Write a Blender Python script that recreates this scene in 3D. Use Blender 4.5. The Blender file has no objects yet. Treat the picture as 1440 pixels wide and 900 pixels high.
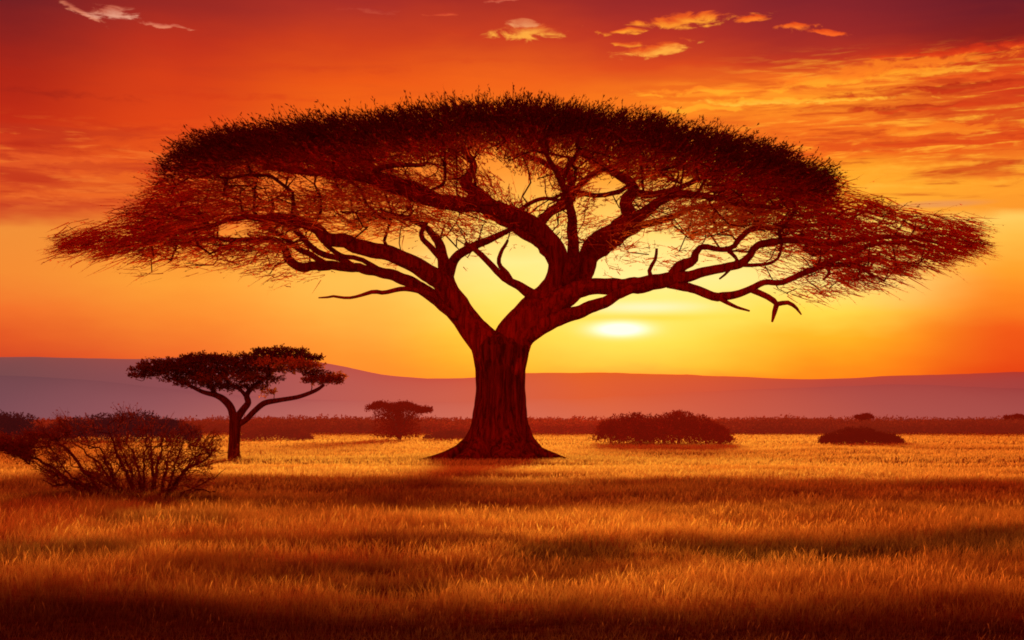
import bpy, math, random
import numpy as np
from mathutils import Vector

random.seed(7)
rng = np.random.default_rng(11)
scene = bpy.context.scene
col = scene.collection

# ------------------------------------------------------------------ camera
F = 2000.0          # focal length in pixels of a 1440 px wide frame (50 mm lens)
HOR = 591.0         # horizon row
CAMH = 1.6
cam_d = bpy.data.cameras.new("camera")
cam = bpy.data.objects.new("camera", cam_d)
col.objects.link(cam)
cam.location = (0, 0, CAMH)
cam.rotation_euler = (math.radians(90), 0, 0)
cam_d.lens = 50
cam_d.sensor_width = 36
cam_d.shift_y = (HOR - 450) / 1440.0
cam_d.clip_end = 30000
cam_d.clip_start = 0.1
scene.camera = cam

def at(px, py, Y):
    return np.array([(px - 720) / F * Y, Y, CAMH + (HOR - py) / F * Y])

def ground_Y(py):
    return CAMH * F / (py - HOR)

def lin(c):
    out = []
    for v in c:
        v = v / 255.0
        out.append(v / 12.92 if v <= 0.04045 else ((v + 0.055) / 1.055) ** 2.4)
    return out

# ------------------------------------------------------------------ tagging
def tag(o, label=None, cat=None, group=None, kind=None):
    if label: o['label'] = label
    if cat: o['category'] = cat
    if group: o['group'] = group
    if kind: o['kind'] = kind
    return o

def empty(name, loc):
    o = bpy.data.objects.new(name, None)
    o.location = loc
    o.empty_display_size = 0.5
    col.objects.link(o)
    return o

def mesh_obj(name, verts, faces_flat, loop_tot, mat, parent=None, smooth=True, colors=None):
    """verts Nx3 world coordinates, faces_flat = flat index list, loop_tot = verts per face"""
    verts = np.asarray(verts, dtype=np.float32)
    if parent is not None:
        q = parent
        while q is not None:
            verts = verts - np.array(q.location, dtype=np.float32); q = q.parent
    me = bpy.data.meshes.new(name)
    me.vertices.add(len(verts))
    me.vertices.foreach_set("co", verts.ravel())
    faces_flat = np.asarray(faces_flat, dtype=np.int32)
    loop_tot = np.asarray(loop_tot, dtype=np.int32)
    me.loops.add(len(faces_flat))
    me.loops.foreach_set("vertex_index", faces_flat)
    me.polygons.add(len(loop_tot))
    starts = np.concatenate([[0], np.cumsum(loop_tot)[:-1]]).astype(np.int32)
    me.polygons.foreach_set("loop_start", starts)
    me.polygons.foreach_set("loop_total", loop_tot)
    if smooth:
        me.polygons.foreach_set("use_smooth", np.ones(len(loop_tot), dtype=bool))
    me.update(calc_edges=True)
    me.validate()
    if colors is not None:
        a = me.color_attributes.new("tint", 'FLOAT_COLOR', 'POINT')
        c = np.ones((len(verts), 4), dtype=np.float32)
        c[:, :3] = colors
        a.data.foreach_set("color", c.ravel())
    me.materials.append(mat)
    o = bpy.data.objects.new(name, me)
    col.objects.link(o)
    if parent is not None:
        o.parent = parent
    return o

class MB:
    """collects geometry for ONE mesh"""
    def __init__(s):
        s.v = []; s.f = []; s.n = []; s.c = []; s.k = 0
    def add(s, v, f, n, c=None):
        v = np.asarray(v, dtype=np.float32).reshape(-1, 3)
        s.v.append(v)
        s.f.append(np.asarray(f, dtype=np.int32).ravel() + s.k)
        s.n.append(np.asarray(n, dtype=np.int32).ravel())
        if c is not None:
            s.c.append(np.asarray(c, dtype=np.float32).reshape(-1, 3))
        s.k += len(v)
    def build(s, name, mat, parent=None, smooth=True):
        return mesh_obj(name, np.concatenate(s.v), np.concatenate(s.f), np.concatenate(s.n), mat, parent, smooth,
                        np.concatenate(s.c) if s.c else None)

# ------------------------------------------------------------------ node helper
class N:
    tree = None
    def __init__(s, sock): s.s = sock
    @staticmethod
    def val(x):
        return x.s if isinstance(x, N) else x
    @staticmethod
    def math(op, *a, clamp=False):
        n = N.tree.nodes.new('ShaderNodeMath'); n.operation = op; n.use_clamp = clamp
        for i, x in enumerate(a):
            if isinstance(x, N): N.tree.links.new(x.s, n.inputs[i])
            else: n.inputs[i].default_value = x
        return N(n.outputs[0])
    def __add__(s, o): return N.math('ADD', s, o)
    __radd__ = __add__
    def __sub__(s, o): return N.math('SUBTRACT', s, o)
    def __rsub__(s, o): return N.math('SUBTRACT', o, s)
    def __mul__(s, o): return N.math('MULTIPLY', s, o)
    __rmul__ = __mul__
    def __truediv__(s, o): return N.math('DIVIDE', s, o)
    def abs(s): return N.math('ABSOLUTE', s)
    def clamp(s): return N.math('ADD', s, 0.0, clamp=True)

def smooth(x, a, b):
    n = N.tree.nodes.new('ShaderNodeMapRange'); n.interpolation_type = 'SMOOTHSTEP'
    N.tree.links.new(x.s, n.inputs['Value'])
    if a < b:
        n.inputs['From Min'].default_value = a; n.inputs['From Max'].default_value = b
        n.inputs['To Min'].default_value = 0; n.inputs['To Max'].default_value = 1
    else:
        n.inputs['From Min'].default_value = b; n.inputs['From Max'].default_value = a
        n.inputs['To Min'].default_value = 1; n.inputs['To Max'].default_value = 0
    return N(n.outputs['Result'])

def linear01(x, a, b):
    n = N.tree.nodes.new('ShaderNodeMapRange')
    N.tree.links.new(x.s, n.inputs['Value'])
    n.inputs['From Min'].default_value = a; n.inputs['From Max'].default_value = b
    return N(n.outputs['Result'])

def ramp(x, stops, interp='LINEAR'):
    n = N.tree.nodes.new('ShaderNodeValToRGB')
    N.tree.links.new(x.s, n.inputs[0])
    cr = n.color_ramp; cr.interpolation = interp
    stops = sorted(stops, key=lambda t: t[0])
    while len(cr.elements) < len(stops): cr.elements.new(0.5)
    for i, (p, c) in enumerate(stops):
        e = cr.elements[i]; e.position = p; e.color = (c[0], c[1], c[2], 1)
    return N(n.outputs[0])

def mixc(f, a, b, mode='MIX'):
    n = N.tree.nodes.new('ShaderNodeMix'); n.data_type = 'RGBA'; n.blend_type = mode
    n.clamp_factor = True
    for sock, x in ((n.inputs[0], f), (n.inputs[6], a), (n.inputs[7], b)):
        if isinstance(x, N): N.tree.links.new(x.s, sock)
        elif isinstance(x, (int, float)): sock.default_value = x
        else: sock.default_value = (x[0], x[1], x[2], 1)
    return N(n.outputs[2])

def combine(x, y, z):
    n = N.tree.nodes.new('ShaderNodeCombineXYZ')
    for i, v in enumerate((x, y, z)):
        if isinstance(v, N): N.tree.links.new(v.s, n.inputs[i])
        else: n.inputs[i].default_value = v
    return N(n.outputs[0])

def noise(vec, scale=1.0, detail=4.0, rough=0.5, dist=0.0):
    n = N.tree.nodes.new('ShaderNodeTexNoise')
    if vec is not None: N.tree.links.new(vec.s, n.inputs['Vector'])
    n.inputs['Scale'].default_value = scale; n.inputs['Detail'].default_value = detail
    n.inputs['Roughness'].default_value = rough; n.inputs['Distortion'].default_value = dist
    return N(n.outputs[0])

# ------------------------------------------------------------------ sun
SUN_PX, SUN_PY = 872, 463
sun_az = math.atan((SUN_PX - 720) / F)
sun_el = math.atan((HOR - SUN_PY) / F * math.cos(sun_az))
sd = bpy.data.lights.new("sun", 'SUN')
sun = bpy.data.objects.new("sun", sd)
col.objects.link(sun)
sd.energy = 5.0
sd.angle = math.radians(8.0)      # the disc is veiled and spread by haze
sd.color = (1.0, 0.50, 0.12)
dirn = Vector((math.sin(sun_az) * math.cos(sun_el), math.cos(sun_az) * math.cos(sun_el), math.sin(sun_el)))
sun.rotation_euler = (dirn).to_track_quat('Z', 'Y').to_euler()
sun.location = (20, 60, 30)

# ------------------------------------------------------------------ world
def build_world():
    w = bpy.data.worlds.new("World"); scene.world = w; w.use_nodes = True
    nt = w.node_tree; nt.nodes.clear(); N.tree = nt
    out = nt.nodes.new('ShaderNodeOutputWorld'); bg = nt.nodes.new('ShaderNodeBackground')
    tc = nt.nodes.new('ShaderNodeTexCoord')
    sep = nt.nodes.new('ShaderNodeSeparateXYZ'); nt.links.new(tc.outputs['Generated'], sep.inputs[0])
    x, y, z = (N(sep.outputs[i]) for i in range(3))
    az = N.math('ARCTAN2', x, y)                      # 0 towards +Y, positive to +X
    rho = N.math('SQRT', x * x + y * y)
    v = z / N.math('MAXIMUM', rho, 0.02)              # tangent of elevation
    def A(px): return math.atan((px - 720) / F)
    def V(px, py): return (HOR - py) / F * math.cos(A(px))
    # stretched coordinates for cloud streaks
    P = az * 10.0; Q = v * 10.0
    warp = noise(combine(P * 1.3, Q * 4.0, 0.0), 1.0, 3.0, 0.55)
    vw = v + (warp - 0.5) * 0.022
    VT = 0.33
    columns = {
      0: [(0,(112,26,34)),(50,(138,28,28)),(100,(170,32,20)),(160,(190,38,18)),(205,(205,58,26)),(228,(222,84,34)),(250,(205,66,30)),(270,(226,92,34)),(290,(204,72,36)),(304,(214,90,40)),(318,(238,142,54)),(380,(241,138,50)),(430,(238,112,42)),(470,(222,86,36)),(505,(208,70,36))],
      250:[(0,(150,36,34)),(60,(190,46,26)),(110,(210,58,22)),(170,(222,66,20)),(230,(230,88,26)),(270,(236,108,34)),(300,(232,100,36)),(335,(245,148,50)),(400,(247,158,54)),(450,(243,134,46)),(508,(228,96,40))],
      500:[(0,(165,42,38)),(60,(204,60,26)),(110,(232,84,20)),(150,(238,96,20)),(260,(240,120,36)),(330,(248,160,56)),(390,(251,190,80)),(440,(250,176,66)),(500,(248,146,46)),(535,(246,136,42))],
      720:[(0,(160,40,36)),(50,(198,58,30)),(110,(236,96,24)),(160,(242,112,24)),(240,(246,150,50)),(310,(250,205,90)),(370,(252,236,142)),(420,(253,226,100)),(470,(252,208,56)),(510,(250,180,36)),(530,(247,156,30))],
      900:[(0,(146,34,40)),(55,(182,46,34)),(95,(214,70,28)),(135,(242,116,26)),(190,(242,124,30)),(250,(248,160,46)),(320,(252,218,112)),(390,(253,240,158)),(430,(253,232,100)),(480,(253,216,50)),(515,(250,188,30)),(530,(246,150,24))],
      1150:[(0,(124,28,42)),(50,(150,34,38)),(85,(190,50,30)),(110,(236,104,30)),(140,(248,142,34)),(175,(240,112,28)),(215,(238,106,26)),(240,(250,164,38)),(290,(250,180,52)),(330,(252,218,104)),(400,(252,230,132)),(440,(252,216,74)),(475,(250,178,34)),(510,(249,150,24)),(535,(244,128,22))],
      1430:[(0,(98,20,38)),(45,(124,22,28)),(66,(176,36,22)),(90,(220,76,24)),(125,(208,56,24)),(160,(216,80,26)),(200,(224,74,22)),(225,(240,122,32)),(250,(250,158,40)),(285,(246,150,42)),(302,(250,202,92)),(335,(250,186,70)),(380,(249,158,42)),(420,(244,128,30)),(465,(232,86,22)),(525,(216,60,18))],
    }
    t = linear01(vw, 0.0, VT)
    res = None; prev = None
    for px, st in columns.items():
        stops = [(max(0.0, min(1.0, V(px, py) / VT)), lin(c)) for py, c in st]
        top = stops[0][1]
        stops.append((1.0, [k * 0.8 for k in top]))
        c = ramp(t, stops)
        if res is None: res = c
        else: res = mixc(smooth(az, A(prev), A(px)), res, c)
        prev = px
    # ---- cloud banks (streaks)
    s1 = noise(combine(P * 1.1, Q * 9.0, 3.1), 1.0, 6.0, 0.62, 0.5)
    s2 = noise(combine(P * 2.6 + 7.0, Q * 22.0, 1.7), 1.0, 5.0, 0.6, 0.4)
    # right-hand bank: dark red and bright orange streaks
    bank = smooth(az, A(950), A(1180)) * smooth(v, V(1300, 300), V(1300, 250)) * smooth(v, V(1300, 50), V(1300, 105))
    d1 = smooth(s1, 0.50, 0.66) * bank
    res = mixc(d1 * 0.75, res, lin((206, 58, 22)))
    b1 = smooth(s2, 0.50, 0.68) * bank
    res = mixc(b1 * 0.85, res, lin((255, 168, 46)))
    d2 = smooth(s2, 0.46, 0.34) * bank
    res = mixc(d2 * 0.55, res, lin((186, 44, 20)))
    # bright streak band centre right
    bank2 = smooth(az, A(860), A(980)) * smooth(az, A(1400), A(1150)) * smooth(v, V(1000, 172), V(1000, 150)) * smooth(v, V(1000, 105), V(1000, 130))
    res = mixc(smooth(s2, 0.42, 0.6) * bank2 * 0.8, res, lin((255, 150, 36)))
    # left: faint dark red bands
    bankL = smooth(az, A(420), A(150)) * smooth(v, V(100, 320), V(100, 270)) * smooth(v, V(100, 150), V(100, 210))
    res = mixc(smooth(s1, 0.46, 0.62) * bankL * 0.75, res, lin((188, 46, 24)))
    res = mixc(smooth(s2, 0.52, 0.66) * bankL * 0.5, res, lin((246, 122, 44)))
    res = mixc(smooth(s1, 0.46, 0.32) * bankL * 0.6, res, lin((238, 104, 36)))
    # overall thin variation
    res = mixc(smooth(s1, 0.45, 0.75) * 0.10 * smooth(v, 0.10, 0.2), res, (0.36, 0.025, 0.015))
    # ---- single small clouds
    pn = noise(combine(P * 5.0, Q * 14.0, 9.0), 1.0, 5.0, 0.65, 0.6)
    wx = noise(combine(P * 4.0, Q * 8.0, 20.0), 1.0, 3.0, 0.5)
    def puff(res, px, py, rx, ry, tilt, c_lo, c_hi, k=1.0, soft=0.65):
        a0, v0 = A(px), V(px, py)
        du = (az - a0); dv = (v - v0) - du * tilt + (wx - 0.5) * 0.012
        e = N.math('SQRT', N.math('POWER', du.abs() * (F / rx), 2.0) + N.math('POWER', dv.abs() * (F / ry), 2.0))
        m = smooth(1.0 - e + (pn - 0.5) * 3.0, 0.0, soft)
        m = m * smooth(e, 1.9, 1.2)
        tone = smooth(dv * (F / ry) * -1.0 + (pn - 0.5) * 2.0, -0.6, 0.8)
        return mixc(m * k, res, mixc(tone, c_lo, c_hi))
    red = lin((226, 84, 30)); ora = lin((255, 158, 46)); yel = lin((255, 176, 66)); pink = lin((236, 140, 104))
    res = puff(res, 745, 43, 66, 12, 0.0, lin((214, 84, 40)), yel, 0.9)
    res = puff(res, 735, 34, 26, 9, 0.0, lin((230, 130, 80)), lin((244, 180, 120)), 0.6)
    res = puff(res, 878, 44, 42, 5, 0.05, red, ora)
    res = puff(res, 965, 30, 92, 10, 0.05, red, ora)
    res = puff(res, 1055, 27, 28, 6, 0.0, lin((220, 70, 26)), lin((250, 120, 36)))
    res = puff(res, 918, 70, 56, 10, 0.16, red, yel)
    res = puff(res, 880, 62, 30, 4, 0.0, red, ora, .8)
    res = puff(res, 1120, 37, 32, 6, 0.0, lin((220, 70, 26)), lin((250, 116, 36)))
    res = puff(res, 1160, 46, 28, 5, -0.18, lin((220, 70, 26)), lin((248, 100, 34)))
    res = puff(res, 105, 10, 34, 6, -0.5, lin((190, 90, 70)), pink, 0.8)
    res = puff(res, 150, 17, 38, 11, 0.0, lin((200, 100, 76)), lin((240, 170, 140)), 0.85)
    res = puff(res, 232, 36, 34, 4, -0.15, lin((200, 90, 70)), pink, 0.8)
    res = puff(res, 705, 2, 26, 4, 0.0, lin((200, 70, 50)), lin((226, 120, 90)), 0.7)
    res = puff(res, 620, 22, 26, 3, 0.0, lin((196, 56, 40)), lin((226, 90, 50)), 0.7)
    res = puff(res, 520, 14, 40, 4, 0.0, lin((170, 44, 40)), lin((200, 80, 60)), 0.5)
    dred = lin((176, 34, 18)); dr2 = lin((214, 62, 22)); hot = lin((255, 168, 40)); hot2 = lin((250, 128, 30))
    res = puff(res, 1350, 72, 120, 7, 0.02, lin((200, 44, 20)), lin((232, 70, 24)), 0.9)
    res = puff(res, 1270, 92, 190, 9, 0.05, hot2, lin((250, 120, 32)), 0.8)
    res = puff(res, 1190, 110, 150, 9, 0.06, hot2, hot, 0.85)
    res = puff(res, 1370, 104, 110, 6, 0.0, dr2, lin((240, 96, 28)), 0.7)
    res = puff(res, 1340, 121, 130, 6, 0.0, dred, lin((196, 46, 20)), 0.9)
    res = puff(res, 1010, 128, 120, 6, 0.0, hot2, hot, 0.9)
    res = puff(res, 1120, 141, 170, 5, -0.02, hot, lin((255, 190, 60)), 0.9)
    res = puff(res, 990, 152, 90, 4, 0.0, hot, hot, 0.8)
    res = puff(res, 1280, 152, 130, 5, 0.0, dred, dr2, 0.8)
    res = puff(res, 1400, 146, 70, 12, 0.0, dr2, dr2, 0.6)
    res = puff(res, 1350, 180, 110, 8, 0.0, hot2, lin((250, 140, 34)), 0.7)
    res = puff(res, 1240, 205, 180, 7, 0.0, dr2, dr2, 0.6)
    for (qx, qy, rx_, ry_, cc_, kk_) in ((60, 205, 190, 7, (182, 38, 20), .6), (170, 178, 180, 6, (196, 44, 20), .5), (30, 262, 130, 7, (196, 56, 28), .6), (150, 292, 150, 8, (200, 70, 34), .55),
                                          (120, 222, 170, 5, (240, 100, 38), .6), (60, 278, 150, 5, (244, 116, 44), .6), (300, 135, 220, 7, (204, 50, 20), .4), (420, 96, 200, 7, (206, 56, 24), .4), (60, 130, 170, 8, (150, 26, 20), .5), (640, 84, 160, 5, (214, 66, 24), .35),
                                          (1330, 232, 170, 6, (255, 176, 50), .7), (1260, 262, 170, 5, (255, 186, 60), .6), (1390, 248, 110, 4, (240, 120, 34), .6)):
        res = puff(res, qx, qy, rx_, ry_, 0.0, lin(cc_), lin(cc_), kk_, 1.4)
    res = puff(res, 130, 236, 120, 9, 0.03, lin((196, 58, 28)), lin((200, 62, 30)), 0.5)
    # far lilac cloud on the right
    a0, v0 = A(1320), V(1320, 287)
    e = N.math('SQRT', N.math('POWER', (az - a0).abs() * (F / 90), 2.0) + N.math('POWER', (v - v0).abs() * (F / 7), 2.0))
    res = mixc(smooth(e, 1.0, 0.2) * 0.55, res, lin((214, 142, 96)))
    # ---- thin cloud veil round the sun, then the flattened sun itself
    def blob(px, py, rx, ry):
        return N.math('POWER', (az - A(px)).abs() * (F / rx), 2.0) + N.math('POWER', (v - V(px, py)).abs() * (F / ry), 2.0)
    def gauss(e): return N.math('EXPONENT', e * -1.0)
    glow = gauss(blob(SUN_PX, SUN_PY - 14, 150, 74))
    res = mixc(glow * 0.48, res, lin((255, 240, 120)))
    band = gauss(blob(905, 432, 78, 8))
    res = mixc(band * 0.8, res, lin((255, 246, 196)))
    bandd = gauss(blob(900, 447, 110, 5))
    res = mixc(bandd * 0.55, res, lin((250, 210, 40)))
    spot = gauss(blob(SUN_PX, SUN_PY, 34, 9.0))
    spot = (spot * 1.7).clamp()
    res = mixc(spot, res, (1.25, 1.15, 0.85))
    # ---- zenith and an unseen red fill glow added behind the camera
    res = mixc(smooth(v, 0.30, 1.4), res, (0.16, 0.022, 0.03))
    res = mixc(smooth(az.abs(), 0.5, 2.0), res, (1.05, 0.085, 0.03))
    res = mixc(smooth(z, 0.0, -0.08), res, (0.25, 0.05, 0.01))
    # a little of the physical sky under the same sun
    sky = nt.nodes.new('ShaderNodeTexSky'); sky.sky_type = 'NISHITA'; sky.sun_disc = False
    sky.sun_elevation = sun_el; sky.sun_rotation = sun_az
    sk = mixc(1.0, N(sky.outputs[0]), (0.10, 0.025, 0.008), 'MULTIPLY')
    res = mixc(0.05, res, sk, 'ADD')
    nt.links.new(res.s, bg.inputs[0]); bg.inputs[1].default_value = 1.0
    nt.links.new(bg.outputs[0], out.inputs[0])
build_world()

# ------------------------------------------------------------------ materials
def new_mat(name):
    m = bpy.data.materials.new(name); m.use_nodes = True
    m.node_tree.nodes.clear(); N.tree = m.node_tree
    out = m.node_tree.nodes.new('ShaderNodeOutputMaterial')
    return m, m.node_tree, out

def shader(nt, kind, color, strength=None):
    n = nt.nodes.new(kind)
    if isinstance(color, N): nt.links.new(color.s, n.inputs[0])
    else: n.inputs[0].default_value = (*color, 1)
    if strength is not None: n.inputs[1].default_value = strength
    return n

def mixs(nt, f, a, b):
    n = nt.nodes.new('ShaderNodeMixShader')
    if isinstance(f, N): nt.links.new(f.s, n.inputs[0])
    else: n.inputs[0].default_value = f
    nt.links.new(a.outputs[0], n.inputs[1]); nt.links.new(b.outputs[0], n.inputs[2])
    return n

def leaf_mat(name, base, trans=0.5, haze=0.0, haze_c=(0.3, 0.05, 0.02), use_tint=False, var=0.5, tcol=None):
    m, nt, out = new_mat(name)
    g = nt.nodes.new('ShaderNodeNewGeometry')
    n1 = noise(N(g.outputs['Position']), 2.2, 3.0, 0.6)
    f = (n1 - 0.5) * (2.0 * var) + 1.0
    if use_tint:
        a = nt.nodes.new('ShaderNodeVertexColor'); a.layer_name = "tint"
        c = N(a.outputs[0])
    else:
        c = combine(*base)
    vm = nt.nodes.new('ShaderNodeVectorMath'); vm.operation = 'SCALE'
    nt.links.new(c.s, vm.inputs[0]); nt.links.new(f.s, vm.inputs['Scale'])
    c = N(vm.outputs[0])
    d = shader(nt, 'ShaderNodeBsdfDiffuse', c)
    tc_ = c if tcol is None else mixc(1.0, c, tcol, 'MULTIPLY')
    t = shader(nt, 'ShaderNodeBsdfTranslucent', tc_)
    s = mixs(nt, trans, d, t)
    if haze > 0:
        e = shader(nt, 'ShaderNodeEmission', haze_c, 1.0)
        s = mixs(nt, haze, s, e)
    nt.links.new(s.outputs[0], out.inputs[0])
    return m

def bark_mat(name, dark, light, scale=1.0, haze=0.0, haze_c=(0.3, 0.05, 0.02)):
    m, nt, out = new_mat(name)
    tc = nt.nodes.new('ShaderNodeNewGeometry')
    mp = nt.nodes.new('ShaderNodeMapping'); mp.inputs['Scale'].default_value = (7.5 * scale, 7.5 * scale, 0.55 * scale)
    nt.links.new(tc.outputs['Position'], mp.inputs[0])
    n1 = noise(N(mp.outputs[0]), 1.0, 8.0, 0.65, 0.6)
    n2 = noise(N(tc.outputs['Position']), 3.5 * scale, 5.0, 0.6)
    f = smooth(n1 * 0.9 + n2 * 0.1, 0.36, 0.64)
    c = mixc(f, dark, light)
    d = shader(nt, 'ShaderNodeBsdfDiffuse', c); 
    b = nt.nodes.new('ShaderNodeBump'); b.inputs['Strength'].default_value = 0.9; b.inputs['Distance'].default_value = 0.12
    nt.links.new(n1.s, b.inputs['Height']); nt.links.new(b.outputs[0], d.inputs['Normal'])
    s = d
    if haze > 0:
        e = shader(nt, 'ShaderNodeEmission', haze_c, 1.0)
        s = mixs(nt, haze, s, e)
    nt.links.new(s.outputs[0], out.inputs[0])
    return m

M_bark = bark_mat("acacia_bark", (0.06, 0.007, 0.004), (0.25, 0.027, 0.011))
M_limb = bark_mat("limb_bark", (0.15, 0.012, 0.005), (0.42, 0.036, 0.012))  # brighter copy of the trunk bark, red sky light painted in
M_twig = bark_mat("acacia_twig", (0.12, 0.012, 0.006), (0.28, 0.026, 0.010))
M_leaf = leaf_mat("acacia_leaf", (0.12, 0.034, 0.016), 0.58, use_tint=True)
M_bark_s = bark_mat("young_bark", (0.07, 0.012, 0.007), (0.20, 0.04, 0.016), 2.0)
M_leaf_s = leaf_mat("young_leaf", (0.14, 0.05, 0.02), 0.4, use_tint=True)
M_shrub = bark_mat("shrub_stem", (0.08, 0.011, 0.007), (0.20, 0.03, 0.014), 3.0)
M_grass = leaf_mat("dry_grass", (0.7, 0.4, 0.1), 0.72, use_tint=True, var=0.3, tcol=(1.0, 1.0, 0.9))
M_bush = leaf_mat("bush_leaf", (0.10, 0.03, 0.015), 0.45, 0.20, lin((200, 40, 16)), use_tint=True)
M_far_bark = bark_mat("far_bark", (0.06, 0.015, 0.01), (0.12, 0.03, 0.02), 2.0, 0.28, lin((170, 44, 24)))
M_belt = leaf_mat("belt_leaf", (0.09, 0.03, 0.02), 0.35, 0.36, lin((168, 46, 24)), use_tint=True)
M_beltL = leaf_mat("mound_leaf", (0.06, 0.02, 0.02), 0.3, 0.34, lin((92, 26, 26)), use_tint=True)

# ------------------------------------------------------------------ ground patches (vegetation and soil colours, with a painted vignette)
def vnoise(x, y, seed=0):
    """cheap smooth value noise in numpy"""
    xi = np.floor(x).astype(np.int64); yi = np.floor(y).astype(np.int64)
    fx = x - xi; fy = y - yi
    fx = fx * fx * (3 - 2 * fx); fy = fy * fy * (3 - 2 * fy)
    def h(a, b):
        n = (a * 374761393 + b * 668265263 + seed * 974634777) & 0x7fffffff
        n = ((n ^ (n >> 13)) * 1274126177) & 0x7fffffff
        return ((n ^ (n >> 16)) & 0xffff) / 65535.0
    return (h(xi, yi) * (1 - fx) + h(xi + 1, yi) * fx) * (1 - fy) + (h(xi, yi + 1) * (1 - fx) + h(xi + 1, yi + 1) * fx) * fy

def fbm(x, y, seed=0, o=4):
    s = 0; a = 0.5; t = 0
    for i in range(o):
        s = s + a * vnoise(x * 2 ** i, y * 2 ** i, seed + i); t += a; a *= 0.55
    return s / t

def sst(x, a, b):
    t = np.clip((x - a) / (b - a), 0, 1)
    return t * t * (3 - 2 * t)

# patches of darker or paler growth on the plain, plus painted darkening near the viewer: (x, y, radius x, radius y) in metres, computed from where they lie
def patch_tint(x, y):
    y = np.maximum(y, 2.0)
    py = HOR + CAMH * F / y
    px = 720 + F * x / y
    n1 = fbm(x * 0.16, y * 0.28, 1)
    n2 = fbm(x * 0.7, y * 1.1, 5)
    n3 = fbm(x * 2.2, y * 2.5, 9, 3)
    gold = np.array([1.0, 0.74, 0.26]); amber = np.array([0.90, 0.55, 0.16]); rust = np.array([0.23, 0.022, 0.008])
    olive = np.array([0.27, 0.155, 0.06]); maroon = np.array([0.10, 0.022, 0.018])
    c = np.ones((len(x), 3)) * gold
    def lay(m, colr):
        nonlocal c
        m = np.clip(m, 0, 1)[:, None]
        c = c * (1 - m) + np.array(colr) * m
    pw = py + (n1 - 0.5) * 26 + (n2 - 0.5) * 8
    # far field: streaks, redder to the right
    lay(sst(n1, 0.5, 0.72) * 0.5, [0.66, 0.28, 0.07])
    lay(sst(px, 1050, 1400) * 0.55, [0.6, 0.2, 0.05])
    lay(sst(px, 320, 60) * sst(py, 700, 640) * 0.8, [0.48, 0.12, 0.03])
    # rusty band
    lay(sst(pw, 670, 682) * (0.8 + 0.2 * n2) , rust)
    # amber meadow in front of it
    lay(sst(pw, 712, 738), amber)
    lay(sst(pw, 712, 738) * sst(px, 950, 1300) * 0.75, [0.44, 0.13, 0.035])
    lay(sst(pw, 712, 738) * sst(n2, 0.42, 0.66) * 0.6, [0.46, 0.17, 0.045])
    lay(sst(pw, 752, 775) * sst(fbm(x * 0.35, y * 0.9, 15), 0.46, 0.66) * 0.75, [0.26, 0.085, 0.03])
    def ell(cx, cy, rx, ry, k, colr):
        e = np.sqrt(((px - cx) / rx) ** 2 + ((py - cy) / ry) ** 2) + (n2 - 0.5) * 1.0 + (n3 - 0.5) * 0.5
        lay(sst(e, 1.15, 0.55) * k, colr)
    ell(60, 782, 150, 13, 0.8, olive)
    ell(240, 735, 130, 13, 0.55, olive)
    ell(110, 700, 160, 8, 0.8, [0.2, 0.03, 0.015])
    ell(620, 768, 150, 9, 0.85, [0.22, 0.06, 0.03])
    ell(800, 784, 120, 16, 0.9, [0.13, 0.055, 0.022])
    ell(1120, 782, 230, 13, 0.95, [0.14, 0.065, 0.025])
    ell(1380, 768, 190, 20, 0.9, [0.16, 0.07, 0.028])
    ell(450, 802, 120, 9, 0.7, [0.16, 0.05, 0.03])
    ell(700, 700, 60, 22, 0.4, [0.3, 0.08, 0.03])
    ell(560, 828, 130, 9, 0.6, [0.16, 0.06, 0.03])
    # close to the viewer: light fall-off and vignette painted into the tint
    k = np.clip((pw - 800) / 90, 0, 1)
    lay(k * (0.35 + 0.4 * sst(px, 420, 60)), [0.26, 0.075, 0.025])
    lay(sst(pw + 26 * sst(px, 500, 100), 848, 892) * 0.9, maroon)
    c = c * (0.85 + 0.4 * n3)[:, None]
    return c

def patch_height(x, y):
    y = np.maximum(y, 2.0)
    n = fbm(x * 0.5, y * 0.5, 21)
    n2 = fbm(x * 1.6, y * 1.6, 31, 3)
    py = HOR + CAMH * F / y
    return (0.55 + 0.5 * n + 0.55 * n2) * (1 - 0.55 * sst(py, 850, 890)) * (1 - 0.45 * sst(py, 690, 655))

def relief(x, y):
    """gentle swells of the plain, flat beyond 200 m"""
    k = 1 - sst(y, 60, 180)
    return (fbm(x * 0.12, y * 0.16, 40, 3) - 0.5) * 0.28 * k

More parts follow.
